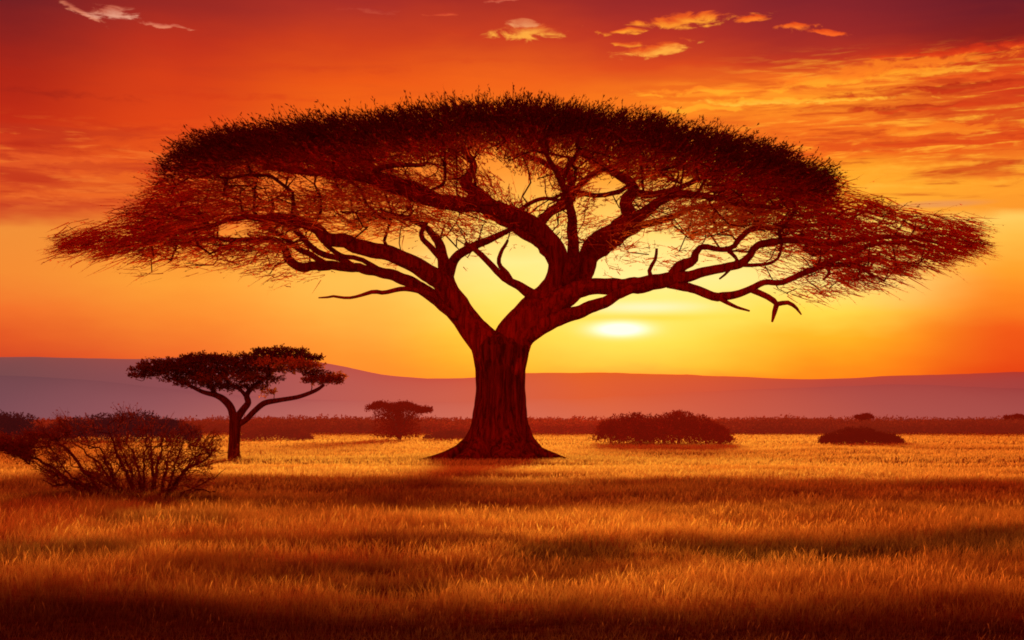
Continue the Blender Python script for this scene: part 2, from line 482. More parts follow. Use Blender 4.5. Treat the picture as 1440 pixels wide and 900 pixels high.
def build_ground():
    xs = np.concatenate([-np.geomspace(9000, 26, 26), np.linspace(-25, 25, 200), np.geomspace(26, 9000, 26)])
    ys = np.concatenate([np.linspace(-12, 4, 9), np.linspace(4.5, 60, 260), np.geomspace(61, 12000, 90)])
    X, Y = np.meshgrid(xs, ys)
    x = X.ravel(); y = Y.ravel()
    z = np.where(np.abs(x) < 9000, relief(x, y), 0)
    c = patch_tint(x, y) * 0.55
    v = np.stack([x, y, z], 1)
    nx, ny = len(xs), len(ys)
    i = np.arange(nx * ny).reshape(ny, nx)
    f = np.stack([i[:-1, :-1], i[:-1, 1:], i[1:, 1:], i[1:, :-1]], -1).reshape(-1, 4)
    m, nt, out = new_mat("savanna_soil")
    a = nt.nodes.new('ShaderNodeVertexColor'); a.layer_name = "tint"
    g = nt.nodes.new('ShaderNodeNewGeometry')
    n1 = noise(N(g.outputs['Position']), 6.0, 8.0, 0.7)
    cc = mixc(smooth(n1, 0.35, 0.7), mixc(1.0, N(a.outputs[0]), (0.5, 0.4, 0.4), 'MULTIPLY'), N(a.outputs[0]))
    d = shader(nt, 'ShaderNodeBsdfDiffuse', cc)
    b = nt.nodes.new('ShaderNodeBump'); b.inputs['Strength'].default_value = 0.8; b.inputs['Distance'].default_value = 0.08
    nt.links.new(n1.s, b.inputs['Height']); nt.links.new(b.outputs[0], d.inputs['Normal'])
    nt.links.new(d.outputs[0], out.inputs[0])
    o = mesh_obj("ground", v, f.ravel(), np.full(len(f), 4), m, None, True, c)
    tag(o, kind='structure')
build_ground()

def blades(x, y, h, w, lean=0.35, tint_mul=1.0, heads=False):
    n = len(x)
    z = relief(x, y) - 0.02
    th = rng.uniform(0, 2 * math.pi, n)
    la = rng.normal(0, lean, (n, 2)); la[:, 0] += 0.10
    fx, fy = np.cos(th) * 0.6 + 0.4 * np.sign(np.cos(th)), np.sin(th) * 0.6     # mostly facing the viewer
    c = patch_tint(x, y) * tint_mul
    c = c * rng.uniform(0.75, 1.2, n)[:, None]
    b = np.stack([x, y, z], 1)
    wv = np.stack([fx, fy, np.zeros(n)], 1) * (w[:, None] * 0.5)
    def pt(t, bend):
        return b + np.stack([la[:, 0] * h * bend, la[:, 1] * h * bend, h * t], 1)
    mid = pt(0.55, 0.28); tip = pt(1.0, 1.0)
    if heads:
        v = np.stack([b - wv * .5, b + wv * .5, mid - wv * 0.4, mid + wv * 0.4, pt(0.85, .7) + wv, pt(0.85, .7) - wv, tip], 1)
        k = 7
        i = np.arange(n)[:, None] * k
        f = np.concatenate([i + np.array([[0, 1, 3, 2, 2, 3, 4, 5, 5, 4, 6]])], 1)
        tot = np.tile([4, 4, 3], n)
    else:
        v = np.stack([b - wv, b + wv, mid - wv * 0.75, mid + wv * 0.75, tip], 1)
        k = 5
        i = np.arange(n)[:, None] * k
        f = i + np.array([[0, 1, 3, 2, 2, 3, 4]])
        tot = np.tile([4, 3], n)
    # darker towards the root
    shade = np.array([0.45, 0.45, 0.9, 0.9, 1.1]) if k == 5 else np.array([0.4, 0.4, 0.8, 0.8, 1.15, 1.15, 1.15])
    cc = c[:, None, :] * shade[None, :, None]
    return v.reshape(-1, 3), f.ravel(), tot, np.clip(cc.reshape(-1, 3), 0, 0.98)

def scatter(y0, y1, dens, margin=1.25, pw=1.0):
    area = (y1 ** 2 - y0 ** 2) * 0.36 * margin
    n = int(area * dens)
    y = np.sqrt(rng.uniform(y0 ** 2, y1 ** 2, n))
    x = rng.uniform(-0.36, 0.36, n) * y * margin + rng.uniform(-1, 1, n)
    return x, y

def build_grass():
    mb = MB()
    for (y0, y1, dens, w0, h0) in ((7.5, 16, 1100, 0.0042, 0.155), (16, 28, 560, 0.007, 0.18), (28, 48, 190, 0.015, 0.20),
                                   (48, 90, 34, 0.045, 0.30), (90, 210, 7.0, 0.11, 0.34)):
        x, y = scatter(y0, y1, dens)
        # clumping
        cl = fbm(x * 2.3, y * 2.3, 61, 2)
        keep = rng.uniform(0, 1, len(x)) < (0.35 + 1.2 * sst(cl, 0.3, 0.65))
        x, y = x[keep], y[keep]
        h = h0 * patch_height(x, y) * rng.uniform(0.55, 1.25, len(x))
        w = w0 * rng.uniform(0.6, 1.4, len(x))
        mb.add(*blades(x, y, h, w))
    for (y0, y1, dens, w0, h0) in ((8, 18, 70, 0.0075, 0.20), (18, 34, 34, 0.012, 0.24), (34, 60, 8, 0.028, 0.26)):
        x, y = scatter(y0, y1, dens)
        cl = fbm(x * 0.8, y * 0.8, 81, 3)
        keep = rng.uniform(0, 1, len(x)) < sst(cl, 0.35, 0.62)
        x, y = x[keep], y[keep]
        h = h0 * patch_height(x, y) * rng.uniform(0.6, 1.15, len(x))
        w = w0 * rng.uniform(0.6, 1.3, len(x))
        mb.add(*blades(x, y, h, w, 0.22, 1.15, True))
    for (cx, cy, r0, r1, n, hh) in ((-0.6, 54.0, 1.3, 4.6, 5000, 0.20), (-0.6, 53.0, 2.0, 7.0, 3500, 0.20), (at(330, 648, 55.5)[0], 55.5, 0.15, 1.2, 500, 0.22), (at(185, 700, 27)[0], 27.0, 0.1, 1.9, 3500, 0.26)):
        a = rng.uniform(0, 2 * math.pi, n); r = np.sqrt(rng.uniform(r0 ** 2, r1 ** 2, n))
        x = cx + np.cos(a) * r; y = cy + np.sin(a) * r * 0.8
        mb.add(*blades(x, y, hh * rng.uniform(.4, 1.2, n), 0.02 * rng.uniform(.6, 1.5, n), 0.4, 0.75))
    o = mb.build("grass", M_grass)
    tag(o, "dry golden and rust coloured savanna grass covering the whole plain", "grass", kind='stuff')
build_grass()

# ------------------------------------------------------------------ hills
def build_hills():
    def ridge(name, pts, Y, base_py, c_of, depth, label=None):
        xs = np.linspace(-900, 2340, 260)
        px = [p[0] for p in pts]; py = [p[1] for p in pts]
        top = np.interp(xs, px, py)
        kern = np.ones(9) / 9
        top = np.convolve(np.pad(top, 4, mode='edge'), kern, mode='valid')
        top += (fbm(xs * 0.02, xs * 0, 3) - 0.5) * 2.0
        rows = 16
        V = []; C = []
        for r in range(rows + 1):
            t = r / rows
            zt = CAMH + (HOR - top) / F * Y
            z = zt * (1 - (1 - t) ** 1.6) if r < rows else zt
            yy = Y - depth * (1 - t)
            zz = z + (0 if r in (0, rows) else 1) * (fbm(xs * 0.03, np.full_like(xs, t * 3), 8) - 0.5) * 10
            V.append(np.stack([(xs - 720) / F * Y, np.full_like(xs, yy), zz if r else zz * 0 - 5], 1))
            C.append(c_of(xs, t))
        V.append(np.stack([(xs - 720) / F * Y, np.full_like(xs, Y + depth), xs * 0 - 5], 1)); C.append(c_of(xs, 0))
        V = np.concatenate(V); C = np.concatenate(C)
        n = len(xs); i = np.arange(n * (rows + 2)).reshape(rows + 2, n)
        f = np.stack([i[:-1, :-1], i[:-1, 1:], i[1:, 1:], i[1:, :-1]], -1).reshape(-1, 4)
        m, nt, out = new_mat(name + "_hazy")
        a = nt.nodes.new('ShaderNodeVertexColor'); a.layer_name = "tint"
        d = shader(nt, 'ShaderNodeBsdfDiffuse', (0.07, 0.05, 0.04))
        e = shader(nt, 'ShaderNodeEmission', N(a.outputs[0]), 1.0)     # painted haze glow, standing in for light scattered by kilometres of dusty air
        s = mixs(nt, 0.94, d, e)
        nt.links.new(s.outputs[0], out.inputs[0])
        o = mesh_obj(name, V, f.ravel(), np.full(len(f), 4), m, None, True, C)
        tag(o, kind='structure')
    def blendx(xs, table):
        px = [t[0] for t in table]
        cols = np.array([lin(t[1]) for t in table])
        return np.stack([np.interp(xs, px, cols[:, k]) for k in range(3)], 1)
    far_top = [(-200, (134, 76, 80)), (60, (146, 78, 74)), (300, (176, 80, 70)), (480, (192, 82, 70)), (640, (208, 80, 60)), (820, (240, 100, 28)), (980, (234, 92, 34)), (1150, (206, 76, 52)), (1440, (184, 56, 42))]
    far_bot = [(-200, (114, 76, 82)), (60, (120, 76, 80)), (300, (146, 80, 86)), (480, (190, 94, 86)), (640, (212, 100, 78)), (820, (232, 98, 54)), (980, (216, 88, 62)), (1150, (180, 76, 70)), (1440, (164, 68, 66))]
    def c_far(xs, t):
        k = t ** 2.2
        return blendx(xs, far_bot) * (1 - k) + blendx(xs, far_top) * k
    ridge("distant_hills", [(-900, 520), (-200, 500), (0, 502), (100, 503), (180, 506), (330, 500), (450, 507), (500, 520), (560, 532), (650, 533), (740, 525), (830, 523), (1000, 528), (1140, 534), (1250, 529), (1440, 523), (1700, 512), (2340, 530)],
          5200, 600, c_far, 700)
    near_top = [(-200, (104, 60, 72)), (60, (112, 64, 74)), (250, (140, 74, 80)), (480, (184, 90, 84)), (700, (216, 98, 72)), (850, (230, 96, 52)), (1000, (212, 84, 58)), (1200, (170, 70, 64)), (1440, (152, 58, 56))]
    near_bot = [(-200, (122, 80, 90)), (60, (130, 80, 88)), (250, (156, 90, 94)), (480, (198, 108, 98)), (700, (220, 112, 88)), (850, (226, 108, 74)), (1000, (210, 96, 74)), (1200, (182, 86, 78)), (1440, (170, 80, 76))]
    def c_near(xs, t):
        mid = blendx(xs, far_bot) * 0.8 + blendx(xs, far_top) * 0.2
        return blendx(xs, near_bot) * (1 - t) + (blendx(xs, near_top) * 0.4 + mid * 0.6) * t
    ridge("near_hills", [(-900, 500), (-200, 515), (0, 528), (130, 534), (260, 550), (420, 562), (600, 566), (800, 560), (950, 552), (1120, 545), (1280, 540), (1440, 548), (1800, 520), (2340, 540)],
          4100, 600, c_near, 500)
build_hills()

# ------------------------------------------------------------------ tubes and branch growth
def catmull(P, step):
    """P: list of (x,y,z,r) -> dense array"""
    P = np.array(P, dtype=float)
    if len(P) == 2:
        Q = P
    Q = np.vstack([2 * P[0] - P[1], P, 2 * P[-1] - P[-2]])
    out = []
    for i in range(1, len(Q) - 2):
        p0, p1, p2, p3 = Q[i - 1], Q[i], Q[i + 1], Q[i + 2]
        n = max(1, int(np.linalg.norm(p2[:3] - p1[:3]) / step))
        for k in range(n):
            t = k / n
            out.append(0.5 * ((2 * p1) + (-p0 + p2) * t + (2 * p0 - 5 * p1 + 4 * p2 - p3) * t * t + (-p0 + 3 * p1 - 3 * p2 + p3) * t ** 3))
    out.append(P[-1])
    out = np.array(out); out[:, 3] = np.maximum(out[:, 3], P[:, 3].min() * 0.8)
    return out

def tube(mb, pts, rad, sides=8, rough=0.0, color=None, gnarl=0.0):
    pts = np.asarray(pts, float); rad = np.asarray(rad, float)
    n = len(pts)
    if n < 2: return
    tan = np.gradient(pts, axis=0); tan /= np.linalg.norm(tan, axis=1)[:, None] + 1e-9
    up = np.array([0, 1, 0.0]) if abs(tan[0][1]) < 0.8 else np.array([1.0, 0, 0])
    a = np.cross(tan, up)
    for i in range(n):
        if np.linalg.norm(a[i]) < 0.15: a[i] = a[i - 1] if i else np.array([1.0, 0, 0])
    a /= np.linalg.norm(a, axis=1)[:, None]; b = np.cross(tan, a)
    th = np.linspace(0, 2 * math.pi, sides, endpoint=False)
    R = np.repeat(rad[:, None], sides, 1)
    if rough > 0:
        cum = np.concatenate([[0], np.cumsum(np.linalg.norm(np.diff(pts, axis=0), axis=1))])
        tt, cc = np.meshgrid(th, cum)
        rid = fbm(np.cos(tt) * 2.2 + 10 + np.sin(tt) * 0.7, np.sin(tt) * 2.2 + cc * 0.7 + 20, int(abs(pts[0][0]) * 10) % 97, 4)
        R = R * (1 + rough * (rid - 0.5) * 2)
    V = pts[:, None, :] + R[:, :, None] * (np.cos(th)[None, :, None] * a[:, None, :] + np.sin(th)[None, :, None] * b[:, None, :])
    i = np.arange(n * sides).reshape(n, sides); j = np.roll(i, -1, axis=1)
    f = np.stack([i[:-1], j[:-1], j[1:], i[1:]], -1).reshape(-1, 4)
    V = V.reshape(-1, 3)
    tot = np.full(len(f), 4)
    f = f.ravel()
    # end caps
    f = np.concatenate([f, i[0][::-1], i[-1]]); tot = np.concatenate([tot, [sides, sides]])
    mb.add(V, f, tot, None if color is None else np.tile(color, (len(V), 1)))

class Grow:
    def __init__(s):
        s.p = []; s.par = []; s.len = []; s.main = []; s.own = []
    def add(s, p, par, main=False, own=None):
        if own is None:
            own = s.own[par] if par >= 0 else (0, 0)
            if not main and par >= 0 and s.main[par]: own = (own[0], len(s.p))     # a new side branch begins
        elif not isinstance(own, tuple): own = (own, 0)
        s.own.append(own)
        s.p.append(np.array(p, float)); s.par.append(par)
        s.len.append(0 if par < 0 else s.len[par] + np.linalg.norm(s.p[-1] - s.p[par])); s.main.append(main)
        return len(s.p) - 1
    def attract(s, targets, step=0.35, wlen=0.12, jit=0.06, sag=0.0):
        order = []
        base = np.array(s.p)
        dd = np.array([np.min(np.linalg.norm(base - t, axis=1)) for t in targets])
        order = np.argsort(dd)
        cap = 200000
        arr = np.zeros((cap, 3)); L = np.zeros(cap); n = len(s.p)
        arr[:n] = base; L[:n] = s.len
        s.tips = []
        for k in order:
            t = targets[k]
            dv = arr[:n] - t
            cost = np.sqrt((dv ** 2).sum(1)) + wlen * L[:n] + 0.5 * np.maximum(0, dv[:, 2])   # branches climb
            q = int(np.argmin(cost))
            p0 = s.p[q]; d = t - p0; dist = np.linalg.norm(d)
            m = max(1, int(dist / step))
            if s.par[q] >= 0:
                pd = p0 - s.p[s.par[q]]; pd /= np.linalg.norm(pd) + 1e-9
            else: pd = d / (dist + 1e-9)
            c = p0 + pd * dist * 0.35 + np.array([0, 0, dist * sag])
            cur = q
            for i in range(1, m + 1):
                u = i / m
                p = (1 - u) ** 2 * p0 + 2 * u * (1 - u) * c + u * u * t
                if i < m: p = p + rng.normal(0, jit, 3) * min(1, dist)
                cur = s.add(p, cur); arr[n] = s.p[-1]; L[n] = s.len[-1]; n += 1
            s.tips.append(cur)
    def mesh(s, mbs, r_tip, power, r_max, sides=5, color=None):
        """mbs: dict owner -> MB, filled as needed"""
        n = len(s.p); w = np.zeros(n); child = [[] for _ in range(n)]
        for i in range(n):
            if s.par[i] >= 0: child[s.par[i]].append(i)
        R = np.zeros(n)
        for i in range(n - 1, -1, -1):
            if s.main[i]: continue
            kids = [c for c in child[i] if not s.main[c]]
            R[i] = r_tip if not kids else min(r_max, (sum(R[c] ** power for c in kids)) ** (1 / power))
        done = np.zeros(n, bool)
        for i in range(n):
            if s.main[i] or done[i]: continue
            if not (s.main[s.par[i]] or True): continue
            # start a chain only if this node is not the principal child of its parent
            par = s.par[i]
            if not s.main[par] and max([c for c in child[par]], key=lambda c: R[c]) == i: continue
            chain = [par, i]; done[i] = True
            cur = i
            while child[cur]:
                nx = max(child[cur], key=lambda c: R[c]); chain.append(nx); done[nx] = True; cur = nx
            pts = np.array([s.p[c] for c in chain]); rr = np.array([R[c] for c in chain]); rr[0] = rr[1]
            if len(rr) > 3:
                rr = np.convolve(np.pad(rr, 1, mode='edge'), [.25, .5, .25], mode='valid')
            tube(mbs.setdefault(s.own[i], MB()), pts, rr, sides if rr[0] > 0.03 else 4, color=color)

def sprigs(mb, base, dirs, length, width, nleaf, leaf, tints, twig_c=None, curl=0.25, mess=0.75, slim=0.30, umax=1.0):
    """fine twigs (flat tapering strips) with small leaf faces along them. all arrays, one row per sprig"""
    n = len(base)
    dirs = dirs / (np.linalg.norm(dirs, axis=1)[:, None] + 1e-9)
    side = np.cross(dirs, rng.normal(0, 1, (n, 3))); side /= np.linalg.norm(side, axis=1)[:, None] + 1e-9
    side2 = np.cross(dirs, side)
    bend = side2 * (rng.normal(0, curl, n) * length)[:, None]
    mid = base + dirs * (length * 0.5)[:, None] + bend * 0.35
    tip = base + dirs * length[:, None] + bend
    ws = side * (width * 0.5)[:, None]
    v = np.stack([base - ws, base + ws, mid - ws * .7, mid + ws * .7, tip], 1).reshape(-1, 3)
    i = np.arange(n)[:, None] * 5
    f = (i + np.array([[0, 1, 3, 2, 2, 3, 4]])).ravel()
    tw = tints if twig_c is None else twig_c
    mb.add(v, f, np.tile([4, 3], n), np.repeat(tw * 0.75, 5, axis=0))
    if nleaf:
        u = rng.uniform(0.10, umax, (n, nleaf))
        b3 = base[:, None, :] * (1 - u[..., None]) + tip[:, None, :] * u[..., None] + (bend[:, None, :] * (-0.5 * u * (1 - u))[..., None] * 1.2)
        b3 = b3.reshape(-1, 3)
        m = len(b3)
        d3 = np.repeat(dirs, nleaf, axis=0) * 0.9 + rng.normal(0, mess, (m, 3)); d3 /= np.linalg.norm(d3, axis=1)[:, None]
        s3 = np.cross(d3, rng.normal(0, 1, (m, 3))); s3 /= np.linalg.norm(s3, axis=1)[:, None] + 1e-9
        ll = leaf * rng.uniform(0.6, 1.5, m)[:, None]; wl = ll * slim
        v = np.stack([b3, b3 + d3 * ll * .5 + s3 * wl, b3 + d3 * ll, b3 + d3 * ll * .5 - s3 * wl], 1).reshape(-1, 3)
        tc = np.repeat(tints, nleaf, axis=0) * rng.uniform(0.7, 1.3, m)[:, None]
        mb.add(v, np.arange(m * 4), np.full(m, 4), np.repeat(tc, 4, axis=0))

# ------------------------------------------------------------------ the big umbrella acacia
def big_tree():
    Y0 = 54.0
    PXM = Y0 / F                       # metres per pixel at the tree
    root = empty("acacia_tree", (at(695, 650, Y0)[0], Y0, 0))
    tag(root, "huge dark umbrella acacia with wide flat crown standing before the setting sun", "tree")
    # --- trunk with flared, ridged foot
    prof = [(662, 1.62), (656, 1.34), (650, 1.05), (642, 0.83), (630, 0.66), (615, 0.53), (595, 0.455), (570, 0.41), (545, 0.395), (520, 0.405), (500, 0.445), (488, 0.46), (476, 0.38), (468, 0.22)]
    sides = 72
    zz = np.linspace(662, 468, 90)
    rpx = np.interp(-zz, [-p[0] for p in prof], [p[1] for p in prof]) * 82   # half width in pixels
    cx = np.interp(-zz, [-662, -600, -540, -480, -462], [697, 701, 703, 704, 700])
    V = []
    th = np.linspace(0, 2 * math.pi, sides, endpoint=False)
    for k in range(len(zz)):
        z = CAMH + (HOR - zz[k]) * PXM
        r = rpx[k] * PXM
        fl = sst(zz[k], 590.0, 655.0)
        lobes = 1 + fl * (0.16 * np.sin(th * 5 + 0.6) + 0.12 * np.sin(th * 9 + 2.0)) 
        rid = fbm(np.cos(th) * 3.5 + 9 + z * 0.25, np.sin(th) * 3.5 + 9 + z * 0.12, 77, 4)
        rid2 = np.abs(fbm(np.cos(th) * 7 + 9, np.sin(th) * 7 + 9 + z * 0.35, 78, 3) - 0.5)
        rr = r * lobes * (1 + 0.38 * (rid - 0.5) + 0.34 * rid2)
        V.append(np.stack([(cx[k] - 720) * PXM + rr * np.cos(th), Y0 + rr * np.sin(th) * 0.92, np.full(sides, z)], 1))
    n = len(zz); V = np.concatenate(V)
    i = np.arange(n * sides).reshape(n, sides); j = np.roll(i, -1, axis=1)
    f = np.stack([i[:-1], j[:-1], j[1:], i[1:]], -1).reshape(-1, 4)
    mb = MB(); mb.add(V, np.concatenate([f.ravel(), i[-1]]), np.concatenate([np.full(len(f), 4), [sides]]))
    # buttress roots running into the soil
    for ang, ln in ((3.3, 3.3), (3.9, 2.4), (5.1, 2.2), (5.9, 3.2), (0.4, 2.2), (2.4, 2.4), (4.5, 1.9)):
        b0 = np.array([(699 - 720) * PXM, Y0, 0])
        P = []
        for u in np.linspace(0, 1, 9):
            rr = 0.7 + ln * 0.95 * u
            P.append((b0[0] + math.cos(ang + 0.25 * math.sin(u * 4)) * rr, b0[1] + math.sin(ang + 0.25 * math.sin(u * 4)) * rr, 0.80 * (1 - u) ** 2.0 - 0.04, 0.34 * (1 - u) ** 0.9 + 0.02))
        P = catmull(P, 0.15)
        tube(mb, P[:, :3], P[:, 3], 12, 0.2)
    trunk = mb.build("trunk", M_bark, root)

    g = Grow(); owners = [trunk]
    r0 = g.add(at(700, 500, Y0), -1, True)
    limbs = {}
    def limb(name, pts, parent=None, label=None, part="limb", sides=18, feed=True):
        """pts: (px, py, depth offset, radius in px)"""
        P = []
        for (px, py, d, r) in pts:
            q = at(px, py, Y0 + d)
            P.append((q[0], q[1], q[2], max(0.6, r) * (Y0 + d) / F))
        D = catmull(P, 0.16)
        s = np.arange(len(D))
        thick = D[:, 3]
        amp = np.clip(0.17 + 0.12 * thick, 0.08, 0.24)
        seed = random.uniform(0, 100)
        off = np.stack([fbm(s * 0.11 + seed, s * 0 + 1, 3) - .5, (fbm(s * 0.11 + seed, s * 0 + 5, 4) - .5) * 2, fbm(s * 0.11 + seed, s * 0 + 9, 5) - .5], 1) * amp[:, None] * 1.6
        fade = np.minimum(1, s / 8)[:, None]
        C = D[:, :3] + off * fade
        m = MB(); tube(m, C, D[:, 3], sides, 0.17)
        o = m.build(part, M_limb, root)
        if label: tag(o, label)
        limbs[name] = C
        if feed:
            a = np.array(g.p); q = int(np.argmin(np.linalg.norm(a - C[0], axis=1)))
            owners.append(o)
            for k in range(0, len(C), 3):
                q = g.add(C[k], q, True, len(owners) - 1)
        return o
    # left fork and its limbs
    limb("A", [(700, 520, 0, 26), (677, 478, 0, 21), (652, 446, 0, 17), (630, 413, -.2, 15), (604, 386, -.6, 13), (560, 364, -1, 11), (520, 351, -1.4, 11), (482, 342, -1.8, 10), (455, 335, -2, 9), (445, 322, -2, 8), (425, 312, -2.1, 7), (395, 307, -2.2, 6), (340, 308, -2.4, 4), (280, 322, -2.6, 3), (200, 338, -2.6, 2)])
    limb("B", [(656, 456, 0, 13), (626, 428, .4, 10), (592, 404, .8, 8.5), (556, 388, 1.2, 8), (520, 379, 1.6, 7), (470, 374, 2, 6.5), (424, 374, 2.2, 6), (404, 363, 2.3, 6), (398, 347, 2.3, 5), (384, 336, 2.4, 4), (350, 336, 2.6, 3.2), (300, 338, 2.7, 3), (230, 346, 2.9, 2)])
    limb("B2", [(500, 377, 1.6, 4.5), (478, 364, 1.4, 4), (452, 356, 1, 4), (430, 340, .6, 4), (410, 322, .2, 4), (385, 312, 0, 3)], sides=10)
    limb("B3", [(460, 373, 1.9, 4.5), (440, 360, 1.7, 4), (418, 350, 1.6, 4), (395, 330, 1.4, 3.5), (372, 318, 1.2, 3)], sides=10)
    limb("B4", [(540, 384, 1.4, 4), (510, 368, 1, 3.5), (478, 360, .6, 3.5), (455, 345, .2, 3)], sides=10)
    limb("C", [(640, 446, -.3, 6), (618, 426, -1.0, 4.5), (594, 412, -1.6, 4), (568, 406, -2, 3.4), (545, 409, -2.4, 3), (522, 411, -2.6, 3), (500, 417, -2.8, 2.2), (470, 419, -3, 1.8), (450, 421, -3.2, 1)], sides=10, label="bare dead twig hanging out on the left", part="dead_branch", feed=False)
    limb("D", [(642, 436, 0, 13), (632, 404, .4, 12), (625, 376, .8, 9), (622, 352, 1.2, 7), (610, 332, 1.8, 5), (594, 316, 2.2, 4), (560, 303, 2.8, 3.4), (510, 300, 3.2, 2.6)])
    limb("D2", [(628, 390, .4, 10), (640, 366, 0, 7), (662, 350, -.4, 6), (690, 339, -1, 5), (722, 324, -1.6, 3.4), (742, 300, -2.2, 2.6)])
    limb("D3", [(618, 360, 1, 5), (602, 345, 1.4, 4), (592, 332, 1.6, 3.6), (600, 312, 2, 3)], sides=10)
    # the right fork
    limb("F", [(706, 520, 0, 31), (722, 478, 0, 28), (746, 444, 0, 25), (770, 417, .2, 21), (785, 393, .2, 16), (785, 366, 0, 14.5), (777, 346, -.2, 14), (758, 326, -.5, 13.5), (730, 308, -1.0, 13), (700, 297, -1.5, 12), (660, 288, -2, 11), (600, 279, -2.8, 9.5), (560, 267, -3.4, 8), (520, 253, -4, 7), (478, 247, -4.4, 6), (430, 243, -4.8, 5), (370, 238, -5, 3.4)], sides=22)
    limb("G", [(716, 303, -1.2, 10), (690, 287, -1, 9.5), (670, 272, -.8, 9), (655, 259, -.6, 8), (664, 243, -.4, 6.5), (668, 228, -.2, 5), (650, 208, 0, 4)])
    limb("G2", [(620, 281, -2.6, 7), (585, 262, -2.8, 6), (560, 252, -3, 5), (530, 242, -3, 4.4), (560, 236, -3.2, 3.8), (600, 228, -3.4, 3)], sides=12)
    limb("H", [(752, 322, -.6, 8), (768, 305, -.2, 7), (788, 288, .4, 6.5), (800, 270, .8, 6), (804, 254, 1.2, 5.5), (792, 240, 1.6, 5), (764, 228, 2, 4), (735, 216, 2.4, 3.4)], sides=14)
    limb("H2", [(776, 298, 0, 5), (796, 290, .6, 5), (806, 275, 1.2, 4.6), (818, 256, 1.8, 4.4), (850, 240, 2.4, 4), (880, 232, 3, 3)], sides=12)
    limb("H3", [(805, 270, 1, 4), (835, 274, 1.4, 3.6), (866, 272, 1.6, 3.6), (884, 262, 1.6, 3)], sides=10)
    limb("H4", [(728, 305, -1, 4), (740, 290, -1.2, 3), (762, 282, -1.6, 2.6), (790, 284, -1.6, 2.2)], sides=8)
    limb("I", [(772, 420, .2, 18), (804, 401, -.2, 15), (822, 382, -.5, 14), (826, 354, -.8, 13.5), (842, 334, -1.1, 12.5), (872, 318, -1.5, 11), (898, 303, -2, 9), (922, 288, -2.5, 7), (950, 278, -3, 5.5), (1000, 274, -3.4, 4.4), (1050, 286, -3.8, 3.4), (1100, 292, -4, 2.4)])
    limb("I2", [(868, 320, -1.4, 12), (884, 304, -1, 10.5), (879, 286, -.6, 9), (890, 272, -.2, 8), (886, 256, .2, 7), (866, 243, .6, 6), (836, 228, 1, 4.6), (812, 212, 1.4, 3.6)])
    limb("I3", [(892, 270, -.2, 6), (915, 276, .2, 5), (950, 266, .6, 4), (990, 250, 1, 3.4), (1030, 240, 1.4, 2.6)], sides=12)
    limb("J", [(756, 420, -.2, 10), (728, 402, -.8, 6), (708, 390, -1.2, 5), (692, 374, -1.6, 4.4), (676, 358, -2, 4), (655, 344, -2.4, 3)], sides=12)
    limb("J2", [(722, 400, -.9, 4.4), (712, 384, -.8, 3.6), (700, 370, -.6, 3.2), (706, 352, -.4, 2.6), (716, 338, -.2, 2)], sides=8)
    limb("K", [(756, 446, -.2, 19), (792, 419, -.6, 15), (832, 405, -1, 11.5), (880, 402, -1.4, 11.5), (922, 398, -1.8, 11.5), (952, 392, -2.2, 9.5), (1000, 381, -2.6, 6.5), (1040, 370, -2.8, 6), (1056, 357, -3, 5), (1068, 344, -3, 5), (1120, 342, -3.2, 4.2), (1180, 340, -3.4, 3.8), (1250, 334, -3.4, 3), (1320, 342, -3.4, 2)])
    limb("K2", [(940, 396, -2, 9), (956, 377, -2.2, 9), (978, 366, -2.2, 6), (986, 351, -2.2, 4.2), (1028, 350, -2, 3.6), (1040, 334, -1.8, 4), (1062, 322, -1.6, 3.8), (1110, 318, -1.4, 3.2), (1180, 312, -1.2, 2.4)], sides=12)
    limb("K3", [(940, 398, -2, 8), (978, 408, -2.6, 6.5), (1014, 419, -3, 6), (1052, 406, -3.4, 5), (1074, 396, -3.6, 4.4), (1102, 399, -3.8, 4.2), (1140, 381, -4, 4.4), (1180, 359, -4, 4.4), (1240, 342, -4, 3), (1300, 345, -4, 2)], sides=12)
    limb("K4", [(1008, 418, -3, 4), (1030, 429, -3.2, 2.8), (1056, 437, -3.4, 1.4)], sides=8, part="dead_branch", feed=False)
    limb("K5", [(1056, 407, -3.4, 4.4), (1080, 416, -3.6, 4.2), (1092, 428, -3.8, 4), (1089, 440, -3.8, 3.4), (1086, 453, -3.8, 1.4)], sides=8, part="dead_branch", label="snapped bare branch stub below the right crown", feed=False)
    limb("K6", [(1091, 428, -3.8, 3.6), (1108, 425, -4, 3.2), (1120, 433, -4, 2.2), (1127, 442, -4, 1)], sides=8, part="dead_branch", feed=False)
    limb("K7", [(1020, 348, -2, 3), (1034, 366, -1.6, 2.6), (1024, 380, -1.4, 2.2), (1012, 392, -1.2, 1.4)], sides=8, feed=False)
    limb("K8", [(1036, 372, -2.8, 3), (1070, 372, -3, 2.4), (1092, 362, -3.2, 2), (1098, 340, -3.2, 1.6)], sides=8)
    limb("K9", [(1160, 370, -4, 3), (1166, 384, -4.2, 2.4), (1158, 394, -4.4, 1.6)], sides=8)
    limb("K10", [(1164, 374, -4, 3), (1200, 372, -4.2, 2.6), (1216, 384, -4.4, 2.2), (1240, 396, -4.6, 1.4)], sides=8)
    limb("L", [(742, 470, -.2, 15), (774, 452, -.6, 12), (812, 438, -1.2, 9), (850, 424, -1.8, 8), (880, 412, -2, 7), (906, 403, -2, 6)], sides=14)
    limb("L2", [(918, 394, -1.8, 4), (913, 381, -1.8, 3), (921, 366, -1.8, 2.4), (924, 352, -1.8, 1.8)], sides=8)
    # limbs that reach to the back and the front of the crown
    limb("Q", [(784, 372, .3, 12), (770, 352, 1.8, 9), (740, 330, 3.6, 7), (700, 308, 5, 5), (650, 284, 6.4, 3)], sides=12)
